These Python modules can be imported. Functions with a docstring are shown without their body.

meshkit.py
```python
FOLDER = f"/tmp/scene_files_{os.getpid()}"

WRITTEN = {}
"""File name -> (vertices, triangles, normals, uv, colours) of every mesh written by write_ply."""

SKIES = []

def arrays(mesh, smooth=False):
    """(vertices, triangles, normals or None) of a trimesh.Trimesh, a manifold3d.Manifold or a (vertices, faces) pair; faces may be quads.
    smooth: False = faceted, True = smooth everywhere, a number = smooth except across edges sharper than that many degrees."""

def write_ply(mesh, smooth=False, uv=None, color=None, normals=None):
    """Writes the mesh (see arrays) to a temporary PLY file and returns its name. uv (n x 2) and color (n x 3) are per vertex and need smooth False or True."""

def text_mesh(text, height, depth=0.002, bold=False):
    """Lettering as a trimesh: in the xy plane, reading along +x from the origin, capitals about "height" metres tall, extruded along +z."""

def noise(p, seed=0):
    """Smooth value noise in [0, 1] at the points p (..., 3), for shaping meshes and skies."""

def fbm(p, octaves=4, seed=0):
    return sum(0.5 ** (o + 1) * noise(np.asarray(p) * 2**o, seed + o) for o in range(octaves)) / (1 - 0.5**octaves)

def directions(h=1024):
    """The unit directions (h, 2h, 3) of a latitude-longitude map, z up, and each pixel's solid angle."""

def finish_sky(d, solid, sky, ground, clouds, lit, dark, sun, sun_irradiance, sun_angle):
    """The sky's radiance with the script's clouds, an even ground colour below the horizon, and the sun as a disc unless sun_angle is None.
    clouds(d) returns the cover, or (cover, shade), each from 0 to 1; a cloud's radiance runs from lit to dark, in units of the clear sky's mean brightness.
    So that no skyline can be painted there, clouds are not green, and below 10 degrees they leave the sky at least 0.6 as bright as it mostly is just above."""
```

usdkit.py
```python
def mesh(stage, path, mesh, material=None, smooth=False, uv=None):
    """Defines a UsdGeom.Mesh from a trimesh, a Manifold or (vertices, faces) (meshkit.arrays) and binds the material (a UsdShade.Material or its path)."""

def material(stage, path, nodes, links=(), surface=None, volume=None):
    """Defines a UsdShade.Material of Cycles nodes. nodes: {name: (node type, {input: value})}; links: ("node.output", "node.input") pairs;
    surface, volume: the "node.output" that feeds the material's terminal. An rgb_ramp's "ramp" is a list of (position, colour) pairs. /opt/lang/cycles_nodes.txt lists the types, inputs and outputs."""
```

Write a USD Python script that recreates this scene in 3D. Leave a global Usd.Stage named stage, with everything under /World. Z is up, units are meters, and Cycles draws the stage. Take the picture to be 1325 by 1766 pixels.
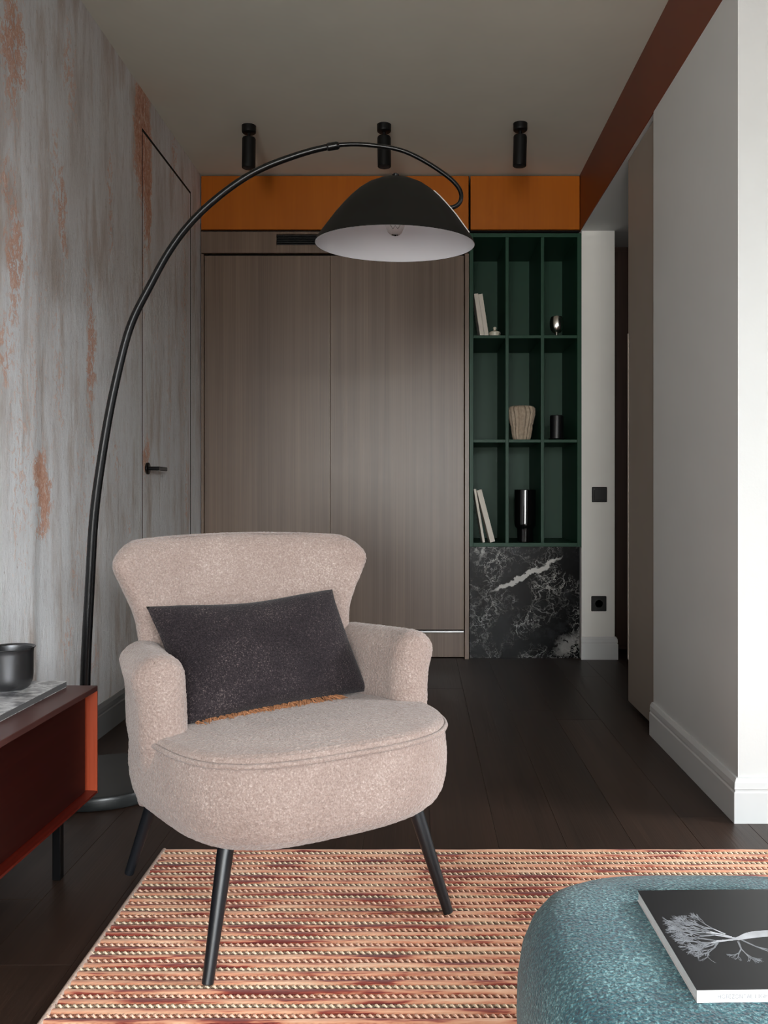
import math, random
import numpy as np, trimesh, usdkit, meshkit
from pxr import Gf, Sdf, Usd, UsdGeom, UsdLux, UsdShade

stage = Usd.Stage.CreateInMemory()
UsdGeom.SetStageUpAxis(stage, "Z")
UsdGeom.SetStageMetersPerUnit(stage, 1.0)
UsdGeom.Xform.Define(stage, "/World")
UsdGeom.Scope.Define(stage, "/World/Looks")
rng = random.Random(7)
PI = math.pi

# ------------------------------------------------------------------ camera, sky, daylight and added light, exposure
EYE = 0.926
cam = UsdGeom.Camera.Define(stage, "/World/camera")
cam.AddTranslateOp().Set(Gf.Vec3d(0, 0, EYE))
cam.AddRotateXOp().Set(90)
cam.CreateHorizontalApertureAttr(36.0)
cam.CreateVerticalApertureAttr(36.0 * 1766 / 1325)
cam.CreateFocalLengthAttr(36.0 * 1500 / 1325)
cam.CreateHorizontalApertureOffsetAttr(-59.5 / 1325 * 36)
cam.CreateVerticalApertureOffsetAttr(-33.0 / 1325 * 36)
cam.CreateClippingRangeAttr(Gf.Vec2f(0.05, 100))
cam.CreateExposureAttr(0.18)

dome = UsdLux.DomeLight.Define(stage, "/World/sky")
dome.CreateIntensityAttr(0.3)
dome.CreateColorAttr(Gf.Vec3f(0.80, 0.88, 1.0))


def daylight(name, centre, width, height, power, colour, turn=0.0):
    """Daylight and added light outside the windows: an upright area that shines towards +y, turned about z by the given angle."""
    d = UsdLux.RectLight.Define(stage, "/World/" + name)
    d.AddTranslateOp().Set(Gf.Vec3d(*centre))
    d.AddRotateZOp().Set(turn)
    d.AddRotateXOp().Set(90)
    d.CreateWidthAttr(width)
    d.CreateHeightAttr(height)
    d.CreateIntensityAttr(power)
    d.CreateColorAttr(Gf.Vec3f(*colour))


daylight("daylight_sky", (4.3, -8.0, 3.9), 8.0, 3.6, 39.0, (0.93, 0.98, 1.0))
daylight("daylight_sky_left", (-3.2, -8.0, 3.9), 7.0, 3.6, 4.0, (0.93, 0.98, 1.0))
daylight("daylight_low", (-3.2, -8.0, -0.3), 7.0, 4.6, 19.0, (1.0, 0.99, 0.93))  # low panel added for its light on the back wall, its source invented
daylight("daylight_side", (5.2, 2.2, 3.4), 3.6, 3.0, 33.0, (0.95, 0.98, 1.0), 90.0)  # light added outside the extra right-hand window to brighten the left wall

# ------------------------------------------------------------------ helpers
used = {}


def numbered(path):
    if path not in used:
        used[path] = 0
        return path
    used[path] += 1
    return f"{path}_{used[path]:03d}"


def tag(prim, label=None, cat=None, group=None, kind=None):
    for k, v in (("label", label), ("category", cat), ("group", group), ("kind", kind)):
        if v:
            prim.SetCustomDataByKey(k, v)
    return prim


def thing(name, label, cat, loc=(0, 0, 0), rz=0.0, group=None, kind=None):
    x = UsdGeom.Xform.Define(stage, numbered("/World/" + name))
    x.AddTranslateOp().Set(Gf.Vec3d(*map(float, loc)))
    if rz:
        x.AddRotateZOp().Set(float(rz))
    return tag(x.GetPrim(), label, cat, group, kind)


def part(parent, name, mesh, mat, smooth=False, label=None, kind=None):
    base = str(parent.GetPath()) if parent else "/World"
    m = usdkit.mesh(stage, numbered(f"{base}/{name}"), mesh, M[mat], smooth=smooth)
    m.CreateDoubleSidedAttr(True)
    return tag(m.GetPrim(), label, None, None, kind)


def struct(name, mesh, mat, label=None, smooth=False):
    return part(None, name, mesh, mat, smooth, label, "structure")


def group_struct(name, label=None):
    x = UsdGeom.Xform.Define(stage, numbered("/World/" + name))
    return tag(x.GetPrim(), label, None, None, "structure")


def box(x0, x1, y0, y1, z0, z1, c=0.0):
    """A box, its edges chamfered by c."""
    lo, hi = np.array([x0, y0, z0], float), np.array([x1, y1, z1], float)
    lo, hi = np.minimum(lo, hi), np.maximum(lo, hi)
    if c <= 0:
        m = trimesh.creation.box(hi - lo)
        m.apply_translation((lo + hi) / 2)
        return m
    pts = []
    for ax in range(3):
        a, b = lo + c, hi - c
        a[ax], b[ax] = lo[ax], hi[ax]
        for i in range(8):
            pts.append([(a, b)[(i >> k) & 1][k] for k in range(3)])
    return trimesh.convex.convex_hull(np.array(pts))


def cat_(ms):
    return trimesh.util.concatenate(ms)


def moved(m, t=(0, 0, 0), rx=0, ry=0, rz=0):
    m = m.copy()
    for ang, ax in ((rx, [1, 0, 0]), (ry, [0, 1, 0]), (rz, [0, 0, 1])):
        if ang:
            m.apply_transform(trimesh.transformations.rotation_matrix(math.radians(ang), ax))
    m.apply_translation(t)
    return m


def loft(rings, cap0=True, cap1=True):
    """Rings (k, n, 3), each closed, skinned into a mesh."""
    R = np.asarray(rings, float)
    k, n = R.shape[:2]
    v = R.reshape(-1, 3)
    i, j = np.meshgrid(np.arange(k - 1), np.arange(n), indexing="ij")
    a, b = i * n + j, i * n + (j + 1) % n
    c, d = a + n, b + n
    f = [np.stack([a, b, d], -1).reshape(-1, 3), np.stack([a, d, c], -1).reshape(-1, 3)]
    extra = []
    if cap0:
        extra.append(R[0].mean(0)); q = len(v) + len(extra) - 1
        f.append(np.array([[q, (x + 1) % n, x] for x in range(n)]))
    if cap1:
        extra.append(R[-1].mean(0)); q = len(v) + len(extra) - 1
        o = (k - 1) * n
        f.append(np.array([[q, o + x, o + (x + 1) % n] for x in range(n)]))
    if extra:
        v = np.vstack([v, extra])
    m = trimesh.Trimesh(v, np.vstack(f), process=False)
    if m.volume < 0:
        m.invert()
    return m


def lathe(prof, n=48, ribs=None, closed=False):
    """prof: (r, z) pairs from bottom to top."""
    t = np.linspace(0, 2 * PI, n, endpoint=False)
    rings = []
    for r, z in prof:
        rr = r * (ribs(t, z) if ribs else 1.0)
        rings.append(np.stack([rr * np.cos(t), rr * np.sin(t), np.full(n, z)], 1))
    return loft(rings)


def tube(pts, radii, n=12, cap=True):
    P = np.asarray(pts, float)
    r = np.broadcast_to(np.asarray(radii, float), len(P))
    T = np.gradient(P, axis=0)
    T /= np.linalg.norm(T, axis=1, keepdims=True)
    up = np.array([0, 1.0, 0]) if abs(T[0][1]) < 0.9 else np.array([1.0, 0, 0])
    rings = []
    N = up - T[0] * (up @ T[0])
    N /= np.linalg.norm(N)
    t = np.linspace(0, 2 * PI, n, endpoint=False)
    for p, d, q in zip(P, T, r):
        N = N - d * (N @ d)
        N /= np.linalg.norm(N)
        B = np.cross(d, N)
        rings.append(p + q * (np.outer(np.cos(t), N) + np.outer(np.sin(t), B)))
    return loft(rings, cap, cap)


def spline(pts, n):
    from scipy.interpolate import CubicSpline
    P = np.asarray(pts, float)
    s = np.r_[0, np.cumsum(np.linalg.norm(np.diff(P, axis=0), axis=1))]
    return CubicSpline(s, P)(np.linspace(0, s[-1], n))


def ramp_profile(mesh_profile, length, axis):
    """A moulding profile [(depth, z)] extruded along x or y."""
    from shapely.geometry import Polygon
    return trimesh.creation.extrude_polygon(Polygon(mesh_profile), length, engine="earcut")


# ------------------------------------------------------------------ materials
M = {}


def lin(c):
    c = np.asarray(c, float) / 255
    return tuple(np.where(c <= 0.04045, c / 12.92, ((c + 0.055) / 1.055) ** 2.4))


def mat(name, nodes, links, surface="p.BSDF"):
    M[name] = usdkit.material(stage, "/World/Looks/" + name, nodes, links, surface=surface)


def plain(name, rgb, rough=0.5, metal=0.0, vary=0.06, scale=6.0, bump=0.0, bscale=200.0, **kw):
    """A plain finish with a slight mottling and a fine relief."""
    c = np.array(lin(rgb))
    nodes = {"g": ("geometry", {}), "n": ("noise_texture", {"scale": scale, "detail": 4.0}),
             "r": ("rgb_ramp", {"ramp": [(0.3, tuple(c * (1 - vary))), (0.7, tuple(np.minimum(c * (1 + vary), 1)))]}),
             "p": ("principled_bsdf", {"roughness": rough, "metallic": metal, **kw})}
    links = [("g.position", "n.vector"), ("n.fac", "r.fac"), ("r.color", "p.base_color")]
    if bump:
        nodes["n2"] = ("noise_texture", {"scale": bscale, "detail": 2.0})
        nodes["b"] = ("bump", {"strength": 0.5, "distance": bump})
        links += [("g.position", "n2.vector"), ("n2.fac", "b.height"), ("b.normal", "p.normal")]
    mat(name, nodes, links)


def wood(name, dark, light, axis, rough=0.45, stripe=22.0, fine=160.0, along=1.0, bump=0.0006, rand=0.0, **kw):
    """Wood grain running along the given axis (0 x, 1 y, 2 z)."""
    s1, s2 = [stripe] * 3, [fine] * 3
    s1[axis], s2[axis] = along * 0.35, along * 2.2
    d, l = np.array(lin(dark)), np.array(lin(light))
    nodes = {"g": ("geometry", {}), "o": ("object_info", {}),
             "off": ("vector_math", {"math_type": "scale", "vector1": (37.0, 53.0, 71.0)}),
             "add": ("vector_math", {"math_type": "add"}),
             "m1": ("mapping", {"scale": tuple(s1)}), "m2": ("mapping", {"scale": tuple(s2)}),
             "n1": ("noise_texture", {"scale": 1.0, "detail": 3.0, "distortion": 0.6}),
             "n2": ("noise_texture", {"scale": 1.0, "detail": 4.0, "distortion": 0.3}),
             "mx": ("mix_float", {"fac": 0.45}),
             "r": ("rgb_ramp", {"ramp": [(0.30, tuple(d)), (0.5, tuple((d + l) / 2)), (0.70, tuple(l))]}),
             "tone": ("map_range", {"from_min": 0.0, "from_max": 1.0, "to_min": 1 - rand, "to_max": 1 + rand}),
             "h": ("hsv", {}),
             "b": ("bump", {"strength": 0.6, "distance": bump}),
             "p": ("principled_bsdf", {"roughness": rough, **kw})}
    links = [("o.random", "off.scale"), ("g.position", "add.vector1"), ("off.vector", "add.vector2"),
             ("add.vector", "m1.vector"), ("add.vector", "m2.vector"), ("m1.vector", "n1.vector"), ("m2.vector", "n2.vector"),
             ("n1.fac", "mx.a"), ("n2.fac", "mx.b"), ("mx.result", "r.fac"), ("o.random", "tone.value"),
             ("tone.result", "h.value"), ("r.color", "h.color"), ("h.color", "p.base_color"),
             ("n2.fac", "b.height"), ("b.normal", "p.normal")]
    mat(name, nodes, links)


def plaster_wall():
    """Grey decorative plaster with vertical streaks and rust-coloured worn patches at fixed places on the wall (X = -1.216)."""
    def yz(px, py):
        k = 1.216 / (722 - px)
        return 1500 * k, EYE + (850 - py) * k
    blobs = []   # (pixel centre, half sizes in metres along y and z, strength)
    for px, py, ry, rz, s in [(200, 800, .05, .14, .45), (95, 300, .05, .2, .45), (60, 640, .05, .16, .45), (150, 480, .04, .2, .4), (220, 900, .05, .12, .35), (30, 900, .06, .14, .35), (130, 990, .06, .12, .4), (268, 600, .05, .25, .3), (246, 235, .12, .30, 1.7), (256, 330, .07, .34, 1.25), (249, 420, .03, .35, .6), (252, 790, .05, .10, .9), (75, 850, .07, .17, 1.1),
                              (70, 905, .05, .08, .9), (157, 610, .05, .30, .85), (160, 720, .03, .22, .6), (20, 60, .10, .30, .8), (25, 440, .08, .28, .75),
                              (12, 330, .03, .15, .6), (108, 375, .05, .25, .65), (120, 130, .07, .22, .5), (8, 610, .06, .15, .6), (100, 650, .08, .30, .35),
                              (190, 360, .05, .3, .5), (292, 700, .06, .5, .35), (318, 560, .06, .8, .45), (115, 1095, .07, .10, .55), (40, 770, .12, .5, .35),
                              (165, 1130, .04, .08, .5), (322, 850, .05, .3, .5), (300, 270, .06, .2, .5), (140, 860, .1, .35, .3), (60, 520, .12, .5, .25)]:
        cy, cz = yz(px, py)
        blobs.append((cy, cz, ry, rz, s))
    nodes = {"g": ("geometry", {}),
             "wn": ("noise_texture", {"scale": 7.0, "detail": 4.0}),
             "ws": ("vector_math", {"math_type": "scale", "scale": 0.16}),
             "wa": ("vector_math", {"math_type": "add"}),
             "m1": ("mapping", {"scale": (5.0, 5.0, 1.0)}), "n1": ("noise_texture", {"scale": 1.0, "detail": 6.0, "roughness": 0.6}),
             "m2": ("mapping", {"scale": (30.0, 30.0, 6.0)}), "n2": ("noise_texture", {"scale": 1.0, "detail": 7.0, "roughness": 0.72}),
             "m3": ("mapping", {"scale": (46.0, 46.0, 30.0)}), "n3": ("noise_texture", {"scale": 1.0, "detail": 8.0, "roughness": 0.78, "distortion": 0.6}),
             "n4": ("noise_texture", {"scale": 90.0, "detail": 4.0}),
             "base": ("rgb_ramp", {"ramp": [(0.28, lin((200, 191, 186))), (0.40, lin((228, 225, 224))), (0.52, lin((236, 236, 237))), (0.75, lin((245, 245, 246)))]}),
             "str": ("rgb_ramp", {"ramp": [(0.28, lin((208, 199, 193))), (0.40, lin((246, 244, 243))), (0.52, (1, 1, 1))]}),
             "mul": ("mix_color", {"blend_type": "multiply", "fac": 0.85}),
             "m5": ("mapping", {"scale": (9.0, 9.0, 2.0), "location": (3.0, 11.0, 5.0)}), "n5": ("noise_texture", {"scale": 1.0, "detail": 5.0, "roughness": 0.6}),
             "pk": ("map_range", {"from_min": 0.51, "from_max": 0.66, "to_min": 0.0, "to_max": 0.75, "clamp": True}),
             "pkm": ("mix_color", {"blend_type": "mix", "b": lin((196, 180, 169))}),
             "rust": ("rgb_ramp", {"ramp": [(0.30, lin((132, 70, 42))), (0.42, lin((196, 120, 80))), (0.54, lin((222, 168, 138))), (0.66, lin((242, 232, 226)))]}),
             "fin": ("mix_color", {"blend_type": "mix"}),
             "m6": ("mapping", {"scale": (70.0, 70.0, 34.0), "location": (7.0, 3.0, 1.0)}), "n6": ("noise_texture", {"scale": 1.0, "detail": 5.0, "roughness": 0.7}),
             "fk": ("map_range", {"from_min": 0.63, "from_max": 0.70, "to_min": 0.0, "to_max": 0.55, "clamp": True}), "fkm": ("mix_color", {"b": lin((168, 140, 124))}),
             "hs": ("math", {"math_type": "multiply_add", "value2": 0.9}),
             "b": ("bump", {"strength": 0.9, "distance": 0.007}),
             "p": ("principled_bsdf", {"roughness": 0.62, "specular_ior_level": 0.4})}
    links = [("g.position", "wn.vector"), ("wn.color", "ws.vector1"), ("g.position", "wa.vector1"), ("ws.vector", "wa.vector2")]
    for k in ("1", "2", "3", "5"):
        links += [("g.position", f"m{k}.vector"), (f"m{k}.vector", f"n{k}.vector")]
    links += [("g.position", "n4.vector"), ("n1.fac", "base.fac"), ("n2.fac", "str.fac"), ("base.color", "mul.a"), ("str.color", "mul.b"),
              ("n5.fac", "pk.value"), ("pk.result", "pkm.fac"), ("mul.result", "pkm.a")]
    prev = None
    for i, (cy, cz, ry, rz, s) in enumerate(blobs):
        # the warp adds about 0.08 m to every axis; take it off again
        nodes[f"bm{i}"] = ("mapping", {"location": (0.0, -(cy + .08) / ry, -(cz + .08) / rz), "scale": (0.0, 1 / ry, 1 / rz)})
        nodes[f"bl{i}"] = ("vector_math", {"math_type": "length"})
        nodes[f"br{i}"] = ("map_range", {"range_type": "smoothstep", "from_min": 0.15, "from_max": 1.5, "to_min": s, "to_max": 0.0, "clamp": True})
        links += [("wa.vector", f"bm{i}.vector"), (f"bm{i}.vector", f"bl{i}.vector1"), (f"bl{i}.value", f"br{i}.value")]
        if prev:
            nodes[f"bx{i}"] = ("math", {"math_type": "maximum"})
            links += [(prev, f"bx{i}.value1"), (f"br{i}.result", f"bx{i}.value2")]
            prev = f"bx{i}.value"
        else:
            prev = f"br{i}.result"
    nodes["t1"] = ("math", {"math_type": "multiply_add", "value2": 1.0})          # blob + (fine noise - .5)
    nodes["t2"] = ("math", {"math_type": "multiply_add", "value2": 4.4, "value3": -2.45})
    nodes["mask"] = ("map_range", {"from_min": 0.22, "from_max": 0.50, "to_min": 0.0, "to_max": 0.88, "clamp": True})
    links += [("n3.fac", "t2.value1"), ("g.position", "m6.vector"), ("m6.vector", "n6.vector"), ("n6.fac", "fk.value"), ("fk.result", "fkm.fac"), ("pkm.result", "fkm.a"), (prev, "t1.value1"), ("t2.value", "t1.value3"), ("t1.value", "mask.value"),
              ("mask.result", "fin.fac"), ("fkm.result", "fin.a"), ("n3.fac", "rust.fac"), ("rust.color", "fin.b"), ("fin.result", "p.base_color"),
              ("n3.fac", "hs.value1"), ("n2.fac", "hs.value3"), ("hs.value", "b.height"), ("b.normal", "p.normal")]
    mat("plaster", nodes, links)


def marble(name):
    """Black marble with white veins: a broad slash, a web of thin veins and a pale corner."""
    def at(px, py):
        return (px - 722) / 307.8, EYE + (850 - py) / 307.8
    nodes = {"g": ("geometry", {}),
             "w1": ("noise_texture", {"scale": 9.0, "detail": 5.0, "roughness": 0.65}),
             "w1s": ("vector_math", {"math_type": "multiply_add", "vector2": (0.20, 0.0, 0.20), "vector3": (-0.10, 0.0, -0.10)}),
             "wa": ("vector_math", {"math_type": "add"}),
             "v1": ("voronoi_texture", {"feature": "distance_to_edge", "scale": 11.0}),
             "v1r": ("map_range", {"from_min": 0.0, "from_max": 0.035, "to_min": 0.9, "to_max": 0.0, "clamp": True}),
             "v2": ("voronoi_texture", {"feature": "distance_to_edge", "scale": 27.0}),
             "v2r": ("map_range", {"from_min": 0.0, "from_max": 0.05, "to_min": 0.55, "to_max": 0.0, "clamp": True}),
             "k": ("noise_texture", {"scale": 6.0, "detail": 4.0}),
             "kr": ("map_range", {"from_min": 0.40, "from_max": 0.62, "to_min": 0.0, "to_max": 1.0, "clamp": True}),
             "vm": ("math", {"math_type": "maximum"}), "vk": ("math", {"math_type": "multiply"}),
             "base": ("rgb_ramp", {"ramp": [(0.3, lin((5, 5, 6))), (0.55, lin((15, 15, 16))), (0.75, lin((40, 40, 43)))]}),
             "mv": ("mix_color", {"b": lin((200, 198, 194))}),
             "mx": ("mix_color", {"b": lin((205, 202, 198))}),
             "mc": ("mix_color", {"b": lin((150, 148, 146))}),
             "p": ("principled_bsdf", {"roughness": 0.22, "specular_ior_level": 0.25})}
    links = [("g.position", "w1.vector"), ("w1.color", "w1s.vector1"), ("g.position", "wa.vector1"), ("w1s.vector", "wa.vector2"),
             ("wa.vector", "v1.vector"), ("v1.distance", "v1r.value"), ("wa.vector", "v2.vector"), ("v2.distance", "v2r.value"),
             ("g.position", "k.vector"), ("k.fac", "kr.value"), ("v1r.result", "vm.value1"), ("v2r.result", "vm.value2"),
             ("vm.value", "vk.value1"), ("kr.result", "vk.value2"), ("w1.fac", "base.fac"), ("base.color", "mv.a"), ("vk.value", "mv.fac")]
    # a slash from lower left to upper right, thick in the middle: rotated stretched distance
    (x0, z0), (x1, z1) = at(848, 1022), at(968, 962)
    cx, cz, ang = (x0 + x1) / 2, (z0 + z1) / 2, math.atan2(z1 - z0, x1 - x0)
    half = math.hypot(x1 - x0, z1 - z0) / 2

    def ellipse(tag_, cx, cz, ang, hx, hz, lo, hi, amp):
        nodes[tag_ + "t"] = ("vector_math", {"math_type": "subtract", "vector2": (cx, 0, cz)})
        nodes[tag_ + "r"] = ("vector_rotate", {"rotate_type": "y_axis", "angle": ang})
        nodes[tag_ + "s"] = ("vector_math", {"math_type": "multiply", "vector2": (1 / hx, 0, 1 / hz)})
        nodes[tag_ + "l"] = ("vector_math", {"math_type": "length"})
        nodes[tag_ + "m"] = ("map_range", {"from_min": lo, "from_max": hi, "to_min": amp, "to_max": 0.0, "clamp": True})
        links.extend([(tag_ + "w.vector", tag_ + "t.vector1"), (tag_ + "t.vector", tag_ + "r.vector"), (tag_ + "r.vector", tag_ + "s.vector1"),
                      (tag_ + "s.vector", tag_ + "l.vector1"), (tag_ + "l.value", tag_ + "m.value")])
        nodes[tag_ + "n"] = ("vector_math", {"math_type": "multiply_add", "vector2": (0.10, 0, 0.10), "vector3": (-0.05, 0, -0.05)})
        nodes[tag_ + "w"] = ("vector_math", {"math_type": "add"})
        links.extend([("w1.color", tag_ + "n.vector1"), ("g.position", tag_ + "w.vector1"), (tag_ + "n.vector", tag_ + "w.vector2")])
        return tag_ + "m.result"
    a = ellipse("ea", cx, cz, ang, half * 1.1, 0.016, 0.75, 1.0, 0.95)
    c2 = at(985, 1110)
    b = ellipse("eb", c2[0], c2[1], 0.5, 0.13, 0.06, 0.5, 1.0, 0.8)
    nodes["bk"] = ("math", {"math_type": "multiply"})
    nodes["kr2"] = ("map_range", {"from_min": 0.42, "from_max": 0.5, "to_min": 0.0, "to_max": 1.0, "clamp": True})
    nodes["k2"] = ("noise_texture", {"scale": 22.0, "detail": 4.0, "distortion": 1.0})
    links += [("g.position", "k2.vector"), ("k2.fac", "kr2.value"), (b, "bk.value1"), ("kr2.result", "bk.value2"),
              ("mv.result", "mx.a"), (a, "mx.fac"), ("mx.result", "mc.a"), ("bk.value", "mc.fac"), ("mc.result", "p.base_color")]
    mat(name, nodes, links)


def fabric(name, colors, scale, bump, rough=0.95, sheen=0.3, stretch=(1, 1, 1), dist=0.004):
    """A looped or napped cloth: cells of colour with a matching relief. Follows the object, not the room."""
    nodes = {"t": ("texture_coordinate", {}), "m": ("mapping", {"scale": stretch}),
             "v": ("voronoi_texture", {"feature": "smooth_f1", "scale": scale, "smoothness": 0.6}),
             "n": ("noise_texture", {"scale": scale * 0.9, "detail": 3.0, "roughness": 0.7, "distortion": 0.4}),
             "n2": ("noise_texture", {"scale": 9.0, "detail": 3.0}),
             "mx": ("mix_float", {"fac": 0.22}),
             "r": ("rgb_ramp", {"ramp": [(p, lin(c)) for p, c in colors]}),
             "h": ("math", {"math_type": "subtract"}),
             "b": ("bump", {"strength": bump, "distance": dist}),
             "p": ("principled_bsdf", {"roughness": rough, "sheen_weight": sheen, "sheen_roughness": 0.5, "specular_ior_level": 0.15})}
    links = [("t.object", "m.vector"), ("m.vector", "v.vector"), ("m.vector", "n.vector"), ("t.object", "n2.vector"), ("n.fac", "mx.a"), ("n2.fac", "mx.b"),
             ("mx.result", "r.fac"), ("r.color", "p.base_color"), ("n.fac", "h.value1"), ("v.distance", "h.value2"), ("h.value", "b.height"), ("b.normal", "p.normal")]
    mat(name, nodes, links)


plaster_wall()
marble("black_marble")
plain("ceiling_paint", (216, 213, 200), 0.9, vary=0.02)
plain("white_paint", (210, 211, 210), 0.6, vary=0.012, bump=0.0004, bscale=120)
plain("pier_paint", (236, 234, 229), 0.6, vary=0.012)  # the same white wall paint, lightened where too little light arrives
plain("white_trim", (210, 211, 211), 0.4, vary=0.01)
plain("grey_trim", (112, 113, 114), 0.5, vary=0.03)
plain("greige_lacquer", (150, 140, 130), 0.5, vary=0.015)
plain("rust_beam", (112, 46, 12), 0.46, vary=0.08, scale=3.0)
wood("orange_veneer", (166, 86, 6), (180, 98, 12), 2, rough=0.38, stripe=6, fine=60, specular_ior_level=0.3)
wood("grey_brown_veneer", (84, 63, 48), (120, 97, 79), 2, rough=0.38, specular_ior_level=0.65, stripe=26, fine=170, along=0.6, bump=0.0003)
wood("dark_oak", (36, 25, 19), (58, 41, 32), 1, rough=0.46, stripe=14, fine=120, along=1.5, bump=0.0012, rand=0.16)
wood("hall_veneer", (52, 32, 24), (74, 48, 38), 2, rough=0.5)
wood("cherry_y", (74, 17, 10), (110, 32, 18), 1, rough=0.35, stripe=30, fine=180)
wood("cherry_z", (132, 48, 24), (168, 70, 38), 2, rough=0.35, stripe=30, fine=180)  # lighter copy of the cherry: window light on the end panel painted in
wood("cherry_front", (44, 8, 4), (54, 11, 6), 1, rough=0.5, stripe=20, fine=120, specular_ior_level=0.3)
plain("cherry_top", (88, 54, 50), 0.38, vary=0.05, scale=20)
plain("green_lacquer", (25, 66, 48), 0.45, vary=0.03, specular_ior_level=0.3)
plain("black_metal", (11, 11, 12), 0.26, vary=0.05, specular_ior_level=0.4)
plain("black_matt", (8, 8, 8), 0.5, vary=0.05, specular_ior_level=0.3)
plain("black_plastic", (14, 14, 15), 0.4, vary=0.02)
plain("gap_black", (6, 6, 6), 0.9, vary=0.0)
plain("shade_black", (13, 13, 11), 0.5, vary=0.05, specular_ior_level=0.3)
plain("rail_white", (196, 192, 186), 0.5, vary=0.01)  # highlight on the lamp shade, put into a pale colour
plain("shade_white", (240, 241, 246), 0.45, vary=0.01)
plain("aluminium", (205, 205, 205), 0.3, metal=1.0, vary=0.02)
plain("lamp_base_stone", (34, 36, 36), 0.3, vary=0.15, scale=14)
plain("gunmetal", (92, 92, 94), 0.36, metal=0.85, vary=0.05)
plain("gunmetal_dark", (48, 50, 54), 0.5, metal=0.5, vary=0.05)
plain("book_white", (222, 214, 202), 0.7, vary=0.03, scale=40)
plain("paper", (222, 221, 221), 0.8, vary=0.03, scale=120)
plain("cream_ceramic", (214, 208, 190), 0.35, vary=0.04, scale=30)
plain("chrome", (235, 232, 228), 0.22, metal=1.0, vary=0.02)
plain("black_glaze", (10, 10, 11), 0.08, vary=0.05, coat_weight=0.6)
plain("black_wax", (14, 14, 16), 0.4, vary=0.05)
plain("beige_stoneware", (176, 158, 138), 0.7, vary=0.16, scale=60, bump=0.001, bscale=260)
plain("leg_black", (20, 22, 26), 0.36, vary=0.05)
plain("cover_black", (34, 35, 38), 0.34, vary=0.06, scale=10)
plain("print_white", (205, 208, 214), 0.5, vary=0.15, scale=60)
plain("print_grey", (140, 144, 150), 0.5, vary=0.3, scale=90)
plain("print_pale", (150, 150, 152), 0.6, vary=0.02)
plain("binding_cream", (196, 172, 158), 0.95, vary=0.2, scale=160, bump=0.002, bscale=300)
plain("strand_pink", (232, 190, 166), 0.95, vary=0.14, scale=90, bump=0.001, bscale=500)
plain("strand_brown", (126, 82, 62), 0.95, vary=0.3, scale=70, bump=0.001, bscale=500)
plain("strand_cream", (230, 208, 180), 0.95, vary=0.14, scale=90, bump=0.001, bscale=500)
plain("strand_olive", (116, 98, 80), 0.95, vary=0.3, scale=70, bump=0.001, bscale=500)
plain("rug_backing", (120, 82, 64), 0.95, vary=0.1)
plain("fringe_tan", (176, 122, 84), 0.95, vary=0.25, scale=120)
fabric("boucle", [(0.28, (122, 104, 96)), (0.42, (146, 127, 119)), (0.56, (160, 142, 134)), (0.72, (198, 182, 174))], 260.0, 0.5, dist=0.003)
fabric("charcoal_wool", [(0.30, (18, 15, 17)), (0.48, (38, 32, 35)), (0.59, (54, 47, 49)), (0.68, (118, 106, 103))], 330.0, 0.35, dist=0.002, sheen=0.08)
fabric("teal_chenille", [(0.32, (8, 34, 50)), (0.43, (25, 70, 84)), (0.54, (46, 104, 113)), (0.64, (134, 180, 186))], 260.0, 0.5, dist=0.003, stretch=(1, 1, 1.4), sheen=0.35)

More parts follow.
